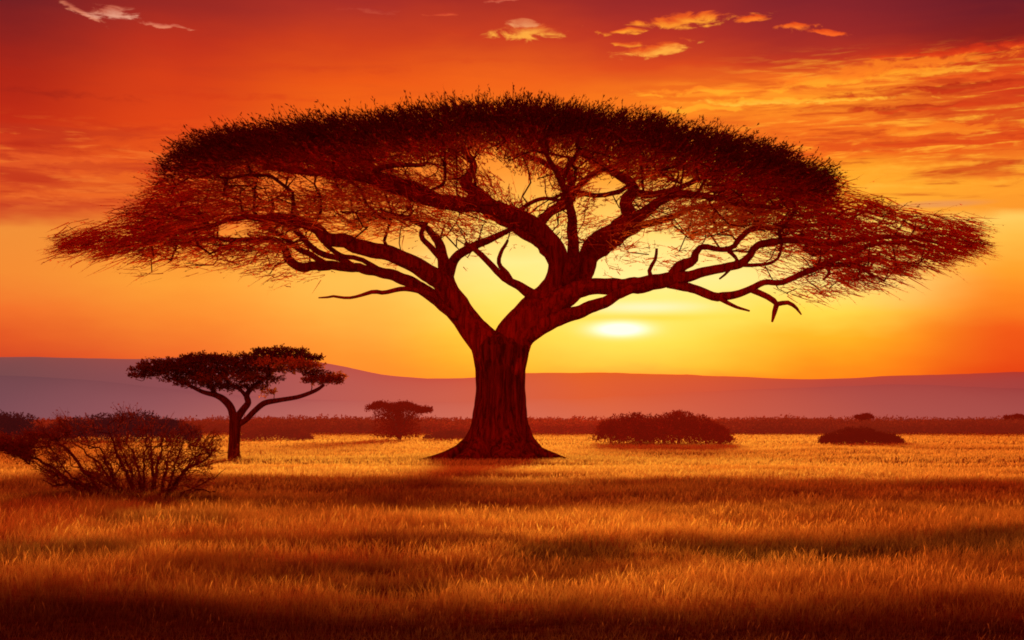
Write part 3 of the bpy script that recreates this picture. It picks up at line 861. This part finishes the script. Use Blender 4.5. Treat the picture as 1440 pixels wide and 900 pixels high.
    limb("Q2", [(828, 362, -.6, 12), (860, 344, 1.4, 8), (900, 320, 3, 6), (960, 300, 4.6, 4), (1020, 284, 5.6, 3)], sides=12)
    limb("Q3", [(800, 398, -.3, 12), (806, 340, -2, 8), (800, 290, -4.2, 6), (780, 240, -6.4, 4), (760, 200, -8, 3)], sides=12)

    # --- crown volume.  U: upper outline, T: thickness of the dense cap, L: lower outline (pixels at the trunk's distance)
    Ux = [62, 100, 160, 214, 222, 250, 300, 380, 470, 560, 640, 720, 800, 900, 1000, 1080, 1150, 1185, 1230, 1290, 1340, 1385, 1404]
    Uy = [352, 322, 298, 272, 226, 196, 176, 164, 156, 147, 137, 134, 140, 153, 174, 194, 222, 250, 276, 294, 298, 318, 344]
    Lx = [62, 130, 200, 260, 300, 316, 380, 412, 430, 500, 560, 610, 650, 700, 770, 800, 850, 900, 960, 1010, 1050, 1100, 1150, 1185, 1222, 1262, 1312, 1390, 1404]
    Ly = [356, 376, 368, 350, 346, 372, 366, 360, 336, 330, 335, 322, 335, 330, 300, 345, 350, 350, 346, 338, 322, 332, 388, 400, 410, 400, 386, 352, 348]
    def U(x): return np.interp(x, Ux, Uy)
    def Lo(x): return np.interp(x, Lx, Ly)
    gaps = [(402, 257, 16, 9), (445, 259, 24, 11), (340, 323, 28, 11), (750, 270, 30, 14), (850, 262, 28, 14), (690, 236, 26, 9), (560, 345, 26, 12),
            (600, 240, 26, 7), (720, 252, 20, 10), (925, 335, 30, 10), (640, 356, 20, 16), (700, 390, 40, 40), (846, 300, 14, 14), (960, 262, 26, 6)]
    def volume(n, mode):
        out = []
        while sum(len(o) for o in out) < n:
            m = n * 3
            x = rng.uniform(96, 1370, m)
            u = U(x); l = Lo(x)
            T = (0.72 + 0.62 * fbm(x * 0.03, x * 0, 210, 3)) * np.interp(x, [62, 200, 222, 400, 700, 1000, 1150, 1200, 1404], [30, 30, 46, 72, 62, 68, 50, 40, 30])
            e = np.clip(1 - ((x - 733) / 672) ** 2, 0, 1) ** 0.5
            if mode == 'cap':
                t = rng.beta(1.15, 1.9, m)
                y = u + 19 + t * (T * 1.12 - 8)
                d = rng.uniform(-9.5, 7.0, m) * e
                keep = (x > 238) & (x < 1165)
                sh = sst(x, 330, 240) + sst(x, 1060, 1165)      # the cap thins out and slopes away at its two ends
                keep &= rng.uniform(0, 1, m) > 0.55 * sh
                keep &= rng.uniform(0, 1, m) < np.where(d > 3, 0.45, 1.0)
            elif mode == 'mid':
                y = u + T * 0.7 + rng.beta(1.0, 1.25, m) * (l - u - T * 0.7)
                d = rng.uniform(-5.5, 5.5, m) * e
                clump = fbm(x * 0.022, y * 0.06 + d * 0.5, 300, 3)
                side_ = np.clip(np.abs(x - 760) / 420, 0, 1)
                keep = (clump > 0.43 - 0.06 * side_) & (l - u > T) & (x > 210) & (x < 1220)
            else:      # wings at both sides
                y = u + 9 + rng.uniform(0, 1, m) * (l - u - 24)
                d = rng.uniform(-6.5, 5.5, m) * np.clip(e * 1.3, 0.12, 1)
                ya = y - np.abs(x - 735) * 0.28      # layers follow the drooping limbs
                clump = fbm(x * 0.016, ya * 0.13 + d * 0.35, 400, 3)
                keep = ((x < 400) & (y > 264)) | ((x > 1090) & (y > 246 ))
                keep &= clump > 0.49
                fade = np.where(x < 400, sst(x, 430, 330), sst(x, 1060, 1140))
                keep &= rng.uniform(0, 1, m) < fade * np.where((x > 1230) | (x < 190), 0.7, 1.0)
            fz = (Y0 - np.abs(d)) / Y0
            qx = (x - 720) * fz * Y0 / (Y0 + d) + 720; qy = HOR - (HOR - y) * fz * Y0 / (Y0 + d)
            for (gx, gy, rx, ry) in gaps:      # openings between the foliage layers
                keep &= ((qx - gx) / (rx + 5)) ** 2 + ((qy - gy) / (ry + 4)) ** 2 > 1
            keep &= y < l + 2
            x, y, d = x[keep], y[keep], d[keep]
            fz = (Y0 - np.abs(d)) / Y0
            w = np.stack([(x - 720) * PXM * fz, Y0 + d, CAMH + (HOR - y) * PXM * fz], 1)
            out.append(np.concatenate([w, x[:, None], y[:, None]], 1))
        return np.concatenate(out)[:n]
    att = np.concatenate([volume(560, 'cap'), volume(480, 'mid'), volume(250, 'wing')])[:, :3]
    g.attract(att, 0.4, 0.10, 0.13)
    mbs = {}; g.mesh(mbs, 0.023, 2.4, 0.14, 6)
    print("BIG", len(mbs))
    for k, m in mbs.items(): m.build("branch", M_twig, owners[k[0]])

    axis = np.array([0.4, Y0, 7.5])
    cm = MB()
    def dress(pts, per, length, leaf, nleaf, tint, upw, spread, wid=0.018, glow=None):  # tint and glow: light through the crown painted into the leaf colour
        P = np.repeat(pts[:, :3], per, axis=0) + rng.normal(0, 0.16, (len(pts) * per, 3))
        n = len(P)
        rad = (P - axis) * np.array([1, 1, 0.35]); rad /= np.linalg.norm(rad, axis=1)[:, None] + 1e-9
        d = rad * 0.9 + np.array([0, 0, upw]) + rng.normal(0, spread, (n, 3)) * np.array([1, 1, .7])
        t = np.tile(tint, (n, 1)) * rng.uniform(0.6, 1.4, n)[:, None]
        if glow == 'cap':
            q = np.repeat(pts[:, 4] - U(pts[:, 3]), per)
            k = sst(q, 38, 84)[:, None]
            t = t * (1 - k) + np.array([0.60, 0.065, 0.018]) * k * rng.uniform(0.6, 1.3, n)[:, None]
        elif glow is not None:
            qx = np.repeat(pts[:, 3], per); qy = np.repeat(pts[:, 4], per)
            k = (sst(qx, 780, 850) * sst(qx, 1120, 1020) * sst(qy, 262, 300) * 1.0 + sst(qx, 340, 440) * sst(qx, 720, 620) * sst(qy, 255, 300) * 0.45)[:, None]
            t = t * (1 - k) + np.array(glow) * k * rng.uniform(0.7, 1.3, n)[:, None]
        sprigs(cm, P, d, length * rng.uniform(0.5, 1.3, n), np.full(n, wid) * rng.uniform(0.6, 1.6, n), nleaf, leaf, t, mess=0.34, slim=0.14, umax=0.88)
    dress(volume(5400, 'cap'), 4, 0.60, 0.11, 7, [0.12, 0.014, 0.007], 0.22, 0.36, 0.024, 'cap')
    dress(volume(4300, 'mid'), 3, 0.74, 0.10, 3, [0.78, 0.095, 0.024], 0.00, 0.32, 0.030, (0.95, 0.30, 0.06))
    dress(volume(1900, 'wing'), 3, 0.95, 0.09, 3, [0.66, 0.075, 0.020], -0.28, 0.17, 0.030)
    # sprigs at branch tips so the crown hangs on its branches
    tips = np.array([g.p[i] for i in g.tips])
    dress(tips, 4, 0.6, 0.10, 4, [0.2, 0.028, 0.010], 0.15, 0.38)
    cm.build("crown", M_leaf, root, smooth=False)
big_tree()

# ------------------------------------------------------------------ young acacia on the left
def young_tree():
    Y0 = 55.5
    PXM = Y0 / F
    root = empty("young_acacia_tree", (at(330, 648, Y0)[0], Y0, 0))
    tag(root, "small slender flat topped acacia alone in bright grass left of the big tree", "tree")
    g = Grow(); owners = []
    def limb(pts, part):
        P = [(*at(px, py, Y0 + d), r * (Y0 + d) / F) for px, py, d, r in pts]
        D = catmull(P, 0.08)
        m = MB(); tube(m, D[:, :3], D[:, 3], 14, 0.12)
        owners.append(m.build(part, M_bark_s, root))
        q = -1 if not g.p else int(np.argmin(np.linalg.norm(np.array(g.p) - D[0, :3], axis=1)))
        for k in range(0, len(D), 3): q = g.add(D[k, :3], q, True, len(owners) - 1)
    limb([(330, 654, 0, 13), (330, 646, 0, 10.5), (329, 636, 0, 8.5), (330, 610, 0, 8), (331, 590, 0, 8.5), (330, 580, 0, 7)], "trunk")
    limb([(329, 590, 0, 6), (325, 574, 0, 5.5), (316, 563, 0, 5), (304, 556, 0, 4), (285, 551, 0, 3), (262, 540, .1, 2.4), (240, 532, .2, 1.6)], "limb")
    limb([(305, 556, 0, 3), (292, 540, .3, 2.4), (280, 526, .5, 2)], "limb")
    limb([(332, 590, 0, 6), (342, 576, .1, 5), (349, 566, .2, 4.5), (347, 556, .2, 4), (355, 545, .3, 3), (374, 531, .3, 2.6), (386, 520, .3, 2), (400, 505, .3, 1.6)], "limb")
    limb([(348, 560, .2, 3), (338, 548, -.2, 2.6), (325, 540, -.4, 2.2), (308, 526, -.6, 1.8)], "limb")
    limb([(334, 598, 0, 4), (346, 590, -.1, 4), (358, 578, -.2, 4), (372, 567, -.3, 4), (392, 563, -.4, 3.4), (420, 558, -.5, 3), (444, 549, -.6, 2.6), (456, 541, -.6, 2)], "limb")
    # flat leaf pads: cx, cy, rx, ry(px), depth centre, depth radius (m), number, tint
    dk = [0.18, 0.038, 0.014]; rd = [0.32, 0.08, 0.022]; og = [0.62, 0.25, 0.06]  # og: sunlit patches painted into the leaf tint
    pads = [(300, 513, 80, 14, 0, 1.5, 620, dk), (258, 522, 60, 9, .3, 1.0, 300, dk), (214, 519, 32, 4, 0, .6, 90, dk), (202, 529, 22, 3, .1, .4, 60, dk), (285, 504, 30, 7, 0, .8, 140, dk),
            (320, 530, 50, 10, -.3, 1.2, 240, rd), (285, 540, 42, 7, -.2, .8, 130, dk), (352, 506, 60, 9, .2, 1.2, 260, dk), (395, 495, 36, 6, .4, .9, 190, dk), (428, 505, 26, 4, .3, .6, 90, dk),
            (395, 511, 45, 8, -.6, .9, 280, og), (430, 515, 24, 4, -.5, .5, 80, og), (454, 535, 26, 6, -.6, .8, 170, rd), (472, 531, 14, 4, -.6, .4, 50, og), (355, 545, 22, 5, 0, .6, 70, dk), (378, 552, 10, 3, 0, .3, 26, og), (262, 533, 34, 6, .2, .6, 110, dk), (318, 546, 20, 5, .1, .5, 60, dk), (240, 512, 46, 7, .1, .8, 160, dk), (345, 522, 40, 8, .2, .8, 160, rd), (372, 534, 26, 6, .3, .5, 90, dk), (412, 521, 40, 5, -.2, .6, 110, rd), (446, 528, 20, 4, -.4, .4, 50, dk), (392, 502, 50, 8, .1, .9, 180, dk)]
    mb = MB(); at_pts = []
    for cx, cy, rx, ry, dc, dr, n, tint in pads:
        n = int(n * 1.9)
        a = rng.uniform(0, 2 * math.pi, n); r = np.sqrt(rng.uniform(0, 1, n)); h = rng.uniform(-1, 0.75, n) * np.sqrt(1 - r * r * 0.85)
        dd = np.sin(a) * r * dr + dc
        px = cx + np.cos(a) * r * rx; py = cy - h * ry
        P = np.stack([(px - 720) / F * (Y0 + dd), Y0 + dd, CAMH + (HOR - py) / F * (Y0 + dd)], 1)
        out = P - np.array([at(cx, cy, Y0)[0], Y0 + dc, P[:, 2].mean() - .4])
        d = out + rng.normal(0, 0.3, (n, 3)); 
        sprigs(mb, P, d, 0.15 * rng.uniform(0.6, 1.4, n), np.full(n, 0.012), 6, 0.075, np.tile(tint, (n, 1)) * rng.uniform(.6, 1.4, n)[:, None])
        at_pts.append(P[: max(3, n // 40)] - np.array([0, 0, 0.05]))
    g.attract(np.concatenate(at_pts), 0.15, 0.15, 0.03)
    mbs = {}; g.mesh(mbs, 0.012, 2.4, 0.05, 5)
    print("YOUNG", len(mbs))
    for k, m in mbs.items(): m.build("branch", M_bark_s, owners[k[0]])
    mb.build("crown", M_leaf_s, root, smooth=False)
young_tree()

# ------------------------------------------------------------------ bare thorn shrub, lower left
def shrub():
    Y0 = 27.0
    root = empty("thorn_shrub", (at(180, 700, Y0)[0], Y0, 0))
    tag(root, "wide leafless thorny shrub with spreading dark stems in the left foreground", "shrub")
    g = Grow(); r = g.add((root.location[0], Y0, -0.05), -1, True)
    owners = [root]
    ends = [(6, 628, -.4), (40, 612, .6), (20, 642, .9), (62, 606, -.8), (95, 604, .2), (118, 600, 1), (150, 598, -.4), (180, 602, .5), (205, 600, -1), (232, 606, .6), (262, 610, -.3), (298, 622, .5), (304, 628, -.8), (318, 660, .2),
            (300, 675, .8), (70, 660, -.8), (40, 655, .3), (286, 640, -.2), (240, 632, 1.1), (130, 618, -1.2), (165, 614, .9), (216, 618, .1), (90, 630, 1.2), (268, 655, -1), (60, 676, .3), (86, 690, -.5), (305, 690, -.3)]
    for i, (ex, ey, d) in enumerate(ends):
        bx = 150 + (ex - 20) / 300 * 90 + rng.uniform(-10, 10)
        b = np.array([at(bx, 700, Y0 + d * 0.2)[0], Y0 + d * 0.3, -0.03])
        e = at(ex, ey, Y0 + d)
        c = b * 0.5 + e * 0.5 + np.array([0, 0, rng.uniform(-0.05, 0.22)]) 
        c2 = b * 0.2 + e * 0.8 + rng.normal(0, .06, 3)
        q = g.add(b, r, True)
        rad = rng.uniform(0.018, 0.03) if i % 3 else 0.042
        D = catmull([(*b, rad), (*c, rad * .7), (*c2, rad * .45), (*e, rad * 0.22)], 0.06)
        s = np.arange(len(D)); D[:, :3] += np.stack([fbm(s * .3 + i * 7, s * 0, 3) - .5, fbm(s * .3 + i * 7, s * 0, 4) - .5, fbm(s * .3 + i * 7, s * 0 + 4, 5) - .5], 1) * 0.12 * np.minimum(1, s / 5)[:, None]
        one = MB(); tube(one, D[:, :3], D[:, 3], 7, 0.12); owners.append(one.build("stem", M_shrub, root))
        for k in range(2, len(D), 3): q = g.add(D[k, :3], q, True, len(owners) - 1)
    n = 2900
    px = rng.uniform(-8, 330, n); u = rng.uniform(0, 1, n) ** 0.8
    topy = np.interp(px, [0, 60, 130, 220, 262, 300, 320], [612, 598, 588, 590, 602, 612, 636]) + (fbm(px * .07, px * 0, 901, 3) - .45) * 56
    boty = np.interp(px, [0, 40, 80, 120, 160, 240, 275, 300, 320], [628, 650, 682, 700, 704, 704, 696, 672, 648])
    py = topy * (1 - u) + boty * u
    d = rng.uniform(-1.1, 1.1, n)
    P = np.stack([(px - 720) / F * (Y0 + d), Y0 + d, CAMH + (HOR - py) / F * (Y0 + d)], 1)
    P = P[fbm(px * .035, py * .06 + d, 905, 3) > 0.43]; n = len(P)
    g.attract(P, 0.16, 0.02, 0.05)
    mbs = {}; g.mesh(mbs, 0.0055, 2.6, 0.03, 4)
    print("SHRUB", len(mbs))
    for k, m in mbs.items(): m.build("twig", M_shrub, owners[k[0]])
    # spiky ends
    sp = MB(); T = P
    T = np.repeat(T, 4, axis=0) + rng.normal(0, .03, (n * 4, 3))
    o = T - np.array([root.location[0], Y0, 0.0]); o /= np.linalg.norm(o, axis=1)[:, None]
    sprigs(sp, T, o + rng.normal(0, .4, o.shape), rng.uniform(.08, .26, len(T)), np.full(len(T), .012), 1, 0.035, np.tile([0.22, 0.03, 0.014], (len(T), 1)))
    sp.build("thorny_twigs", M_leaf_s, root, smooth=False)
shrub()

# ------------------------------------------------------------------ distant bushes
def bush(name, label, cat, base_py, outline, Y, tint, mat, depth, n, leaf=0.11, group=None, stems=3):
    """outline: (px, top py) along the bush"""
    xs = [o[0] for o in outline]; ys = [o[1] for o in outline]
    cx = 0.5 * (xs[0] + xs[-1]); hw = 0.5 * (xs[-1] - xs[0])
    root = empty(name, (at(cx, 600, Y)[0], Y, 0))
    tag(root, label, cat, group)
    gnd = HOR + CAMH * F / Y; pm = Y / F
    per = 26; P = []; D3 = []; T3 = []
    m = n // per
    for k in range(m):                       # leaf clumps of differing size, heaped up irregularly
        u = rng.uniform(-1, 1)
        lx = cx + u * hw * 0.90
        tp = (gnd - np.interp(lx, xs, ys)) * pm
        dd = rng.uniform(-1, 1) * depth * math.sqrt(1 - u * u * .9)
        cap_ = tp * (1 - 0.35 * (dd / depth) ** 2)
        rz = rng.uniform(0.12, 0.26) * tp; rx = rng.uniform(0.7, 1.9) * rz + .1
        lo_ = rz * 0.9 + tp * 0.25 * abs(u) * rng.uniform(0, 1)
        cz = max(lo_, cap_ * rng.uniform(0.15, 1.02) ** 0.6 - rz)
        q = rng.normal(0, 1, (per, 3)); q[:, 2] = np.abs(q[:, 2]) * np.where(rng.uniform(0, 1, per) < .75, 1, -1)
        q /= np.linalg.norm(q, axis=1)[:, None]
        P.append(np.array([(lx - 720) * pm, Y + dd, cz]) + q * np.array([rx, rx, rz])); D3.append(q)
        T3.append(np.full(per, rng.uniform(0.5, 1.6)))
    P = np.concatenate(P); D3 = np.concatenate(D3); T3 = np.concatenate(T3); n = len(P)
    mb = MB()
    t = np.tile(tint, (n, 1)) * T3[:, None] * rng.uniform(.7, 1.3, n)[:, None]
    sprigs(mb, P, D3 + rng.normal(0, .35, (n, 3)), rng.uniform(.06, .24, n), np.full(n, .02), 4, leaf, t)
    mb.build("foliage", mat, root, smooth=False)
    for i in range(stems):
        st = MB()
        bx = cx + rng.uniform(-.5, .5) * hw; b = np.array([at(bx, 600, Y)[0], Y + rng.uniform(-.3, .3), -.05])
        tx = cx + (bx - cx) * 1.5; e = np.array([at(tx, 600, Y)[0], Y + rng.uniform(-.6, .6), CAMH + (HOR - np.interp(tx, xs, ys) - 6) / F * Y])
        P3 = catmull([(*b, .1), (*(b * .5 + e * .5 + np.array([0, 0, .15])), .07), (*e, .03)], .2)
        tube(st, P3[:, :3], P3[:, 3], 6)
        st.build("stem", M_far_bark, root)
    return root

bt = [0.16, 0.024, 0.010]
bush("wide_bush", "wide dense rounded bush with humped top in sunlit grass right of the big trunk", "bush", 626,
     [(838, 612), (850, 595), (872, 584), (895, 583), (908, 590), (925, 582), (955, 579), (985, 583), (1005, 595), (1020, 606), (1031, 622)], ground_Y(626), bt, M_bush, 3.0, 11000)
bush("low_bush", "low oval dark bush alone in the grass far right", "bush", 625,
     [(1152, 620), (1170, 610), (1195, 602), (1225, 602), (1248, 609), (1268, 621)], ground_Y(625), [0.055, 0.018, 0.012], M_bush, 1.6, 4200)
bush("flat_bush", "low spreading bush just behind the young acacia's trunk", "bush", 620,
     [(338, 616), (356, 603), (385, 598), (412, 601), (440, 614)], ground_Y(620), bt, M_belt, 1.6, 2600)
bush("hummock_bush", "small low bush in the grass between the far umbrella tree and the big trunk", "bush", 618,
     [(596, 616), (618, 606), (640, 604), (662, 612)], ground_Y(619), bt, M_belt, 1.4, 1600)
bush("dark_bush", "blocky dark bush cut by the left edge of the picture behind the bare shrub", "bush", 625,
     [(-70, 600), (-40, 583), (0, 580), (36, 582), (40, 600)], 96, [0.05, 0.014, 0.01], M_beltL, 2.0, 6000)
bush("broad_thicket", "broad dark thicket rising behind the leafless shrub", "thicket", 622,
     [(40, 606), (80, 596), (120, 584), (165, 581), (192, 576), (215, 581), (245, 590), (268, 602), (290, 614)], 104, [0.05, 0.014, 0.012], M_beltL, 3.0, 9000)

# far umbrella tree
def far_tree(name, label, px0, base_py, top_py, hw, Y, lean=0.0):
    root = empty(name, (at(px0, 600, Y)[0], Y, 0)); tag(root, label, "tree")
    g = Grow(); q = -1
    b = np.array([at(px0, 600, Y)[0], Y, -0.05]); 
    top = CAMH + (HOR - top_py) / F * Y
    hwm = hw * Y / F
    owners = []
    for k in range(5):
        tm = MB()
        a = k * 1.26 + .4
        e = b + np.array([math.cos(a) * hwm * .55, math.sin(a) * hwm * .5, top * .82])
        c = b * .5 + e * .5; c[2] = top * .35; c[0] = b[0] * .75 + e[0] * .25
        D = catmull([(*b, .10), (*c, .08), (*e, .04)], .15)
        tube(tm, D[:, :3], D[:, 3], 7)
        owners.append(tm.build("stem", M_far_bark, root))
        qq = g.add(D[0, :3], q, True, k)
        if q < 0: q = 0
        for i in range(2, len(D), 2): qq = g.add(D[i, :3], qq, True, k)
    n = 2600
    r = np.sqrt(rng.uniform(0, 1, n)); a = rng.uniform(0, 2 * math.pi, n)
    x = np.cos(a) * r * hwm; y = np.sin(a) * r * hwm * .8
    z = top - 0.55 * r ** 2 * .6 - rng.uniform(0, .32, n) + 0.10 * np.sin(x * 3) + lean * x
    P = np.stack([b[0] + x, Y + y, z], 1)
    m = 2600   # lower, denser skirt of foliage
    r2 = rng.uniform(0.0, .75, m); a2 = rng.uniform(0, 2 * math.pi, m)
    P2 = np.stack([b[0] - hwm * .08 + np.cos(a2) * r2 * hwm, Y + np.sin(a2) * r2 * hwm * .8, rng.uniform(.10, .86, m) * top], 1)
    mb = MB(); Pa = np.concatenate([P, P2]); na = len(Pa)
    sprigs(mb, Pa, rng.normal(0, 1, (na, 3)) * np.array([1, 1, .4]), rng.uniform(.12, .3, na), np.full(na, .015), 4, .11, np.tile(bt, (na, 1)) * rng.uniform(.6, 1.5, na)[:, None])
    mb.build("crown", M_bush, root, smooth=False)
    g.attract(P[:40], .25, .1, .04); mbs = {}; g.mesh(mbs, .015, 2.4, .06, 4)
    for k, m in mbs.items(): m.build("branch", M_far_bark, owners[k[0]])
far_tree("far_umbrella_tree", "tiny umbrella shaped tree at the edge of the plain left of the big trunk", 562, 620, 566, 46, ground_Y(620), -0.06)

# ------------------------------------------------------------------ the scrub belt on the skyline: one mass nobody could count
def belt():
    mb = MB(); n = 110000
    Y = rng.uniform(152, 235, n)
    X = rng.uniform(-0.50, 0.50, n) * Y
    h0 = fbm(X * 0.10, Y * 0.10, 700, 4); h1 = fbm(X * 0.5, Y * 0.5, 720, 3); h2 = fbm(X * 0.035, Y * 0.05, 740, 3)
    h = -0.2 + 1.6 * h0 + 1.3 * (h2 - .3) + 1.2 * (h1 - .35) + 0.005 * (Y - 150)
    P = np.stack([X, Y, h * rng.uniform(0, 1, n) ** .6], 1)
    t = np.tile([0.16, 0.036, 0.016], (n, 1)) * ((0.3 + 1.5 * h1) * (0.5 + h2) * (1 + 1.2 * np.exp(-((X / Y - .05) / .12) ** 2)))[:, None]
    sprigs(mb, P, rng.normal(0, 1, (n, 3)) * np.array([1, 1, .6]) + np.array([0, 0, .1]), rng.uniform(.15, .35, n), np.full(n, .05), 3, .26, t)
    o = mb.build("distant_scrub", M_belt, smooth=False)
    tag(o, "continuous belt of dark red scrub along the far edge of the plain", "scrub", kind='stuff')
belt()

# a few trees that stand clear of the belt
for k, (px, tp, hw, Y) in enumerate([(1215, 582, 13, 210), (1428, 583, 16, 200)]):
    far_tree("skyline_tree", ["small flat topped tree poking above the scrub over the low oval bush", "small flat topped tree on the skyline at the right edge"][k], px, 612, tp, hw, Y)

# ------------------------------------------------------------------ render settings
scene.view_settings.view_transform = 'Standard'
scene.view_settings.look = 'None'
scene.view_settings.exposure = 0
scene.view_settings.gamma = 1
scene.cycles.use_denoising = True
scene.cycles.max_bounces = 6
scene.cycles.diffuse_bounces = 3
scene.cycles.transmission_bounces = 4
scene.cycles.filter_width = 1.8
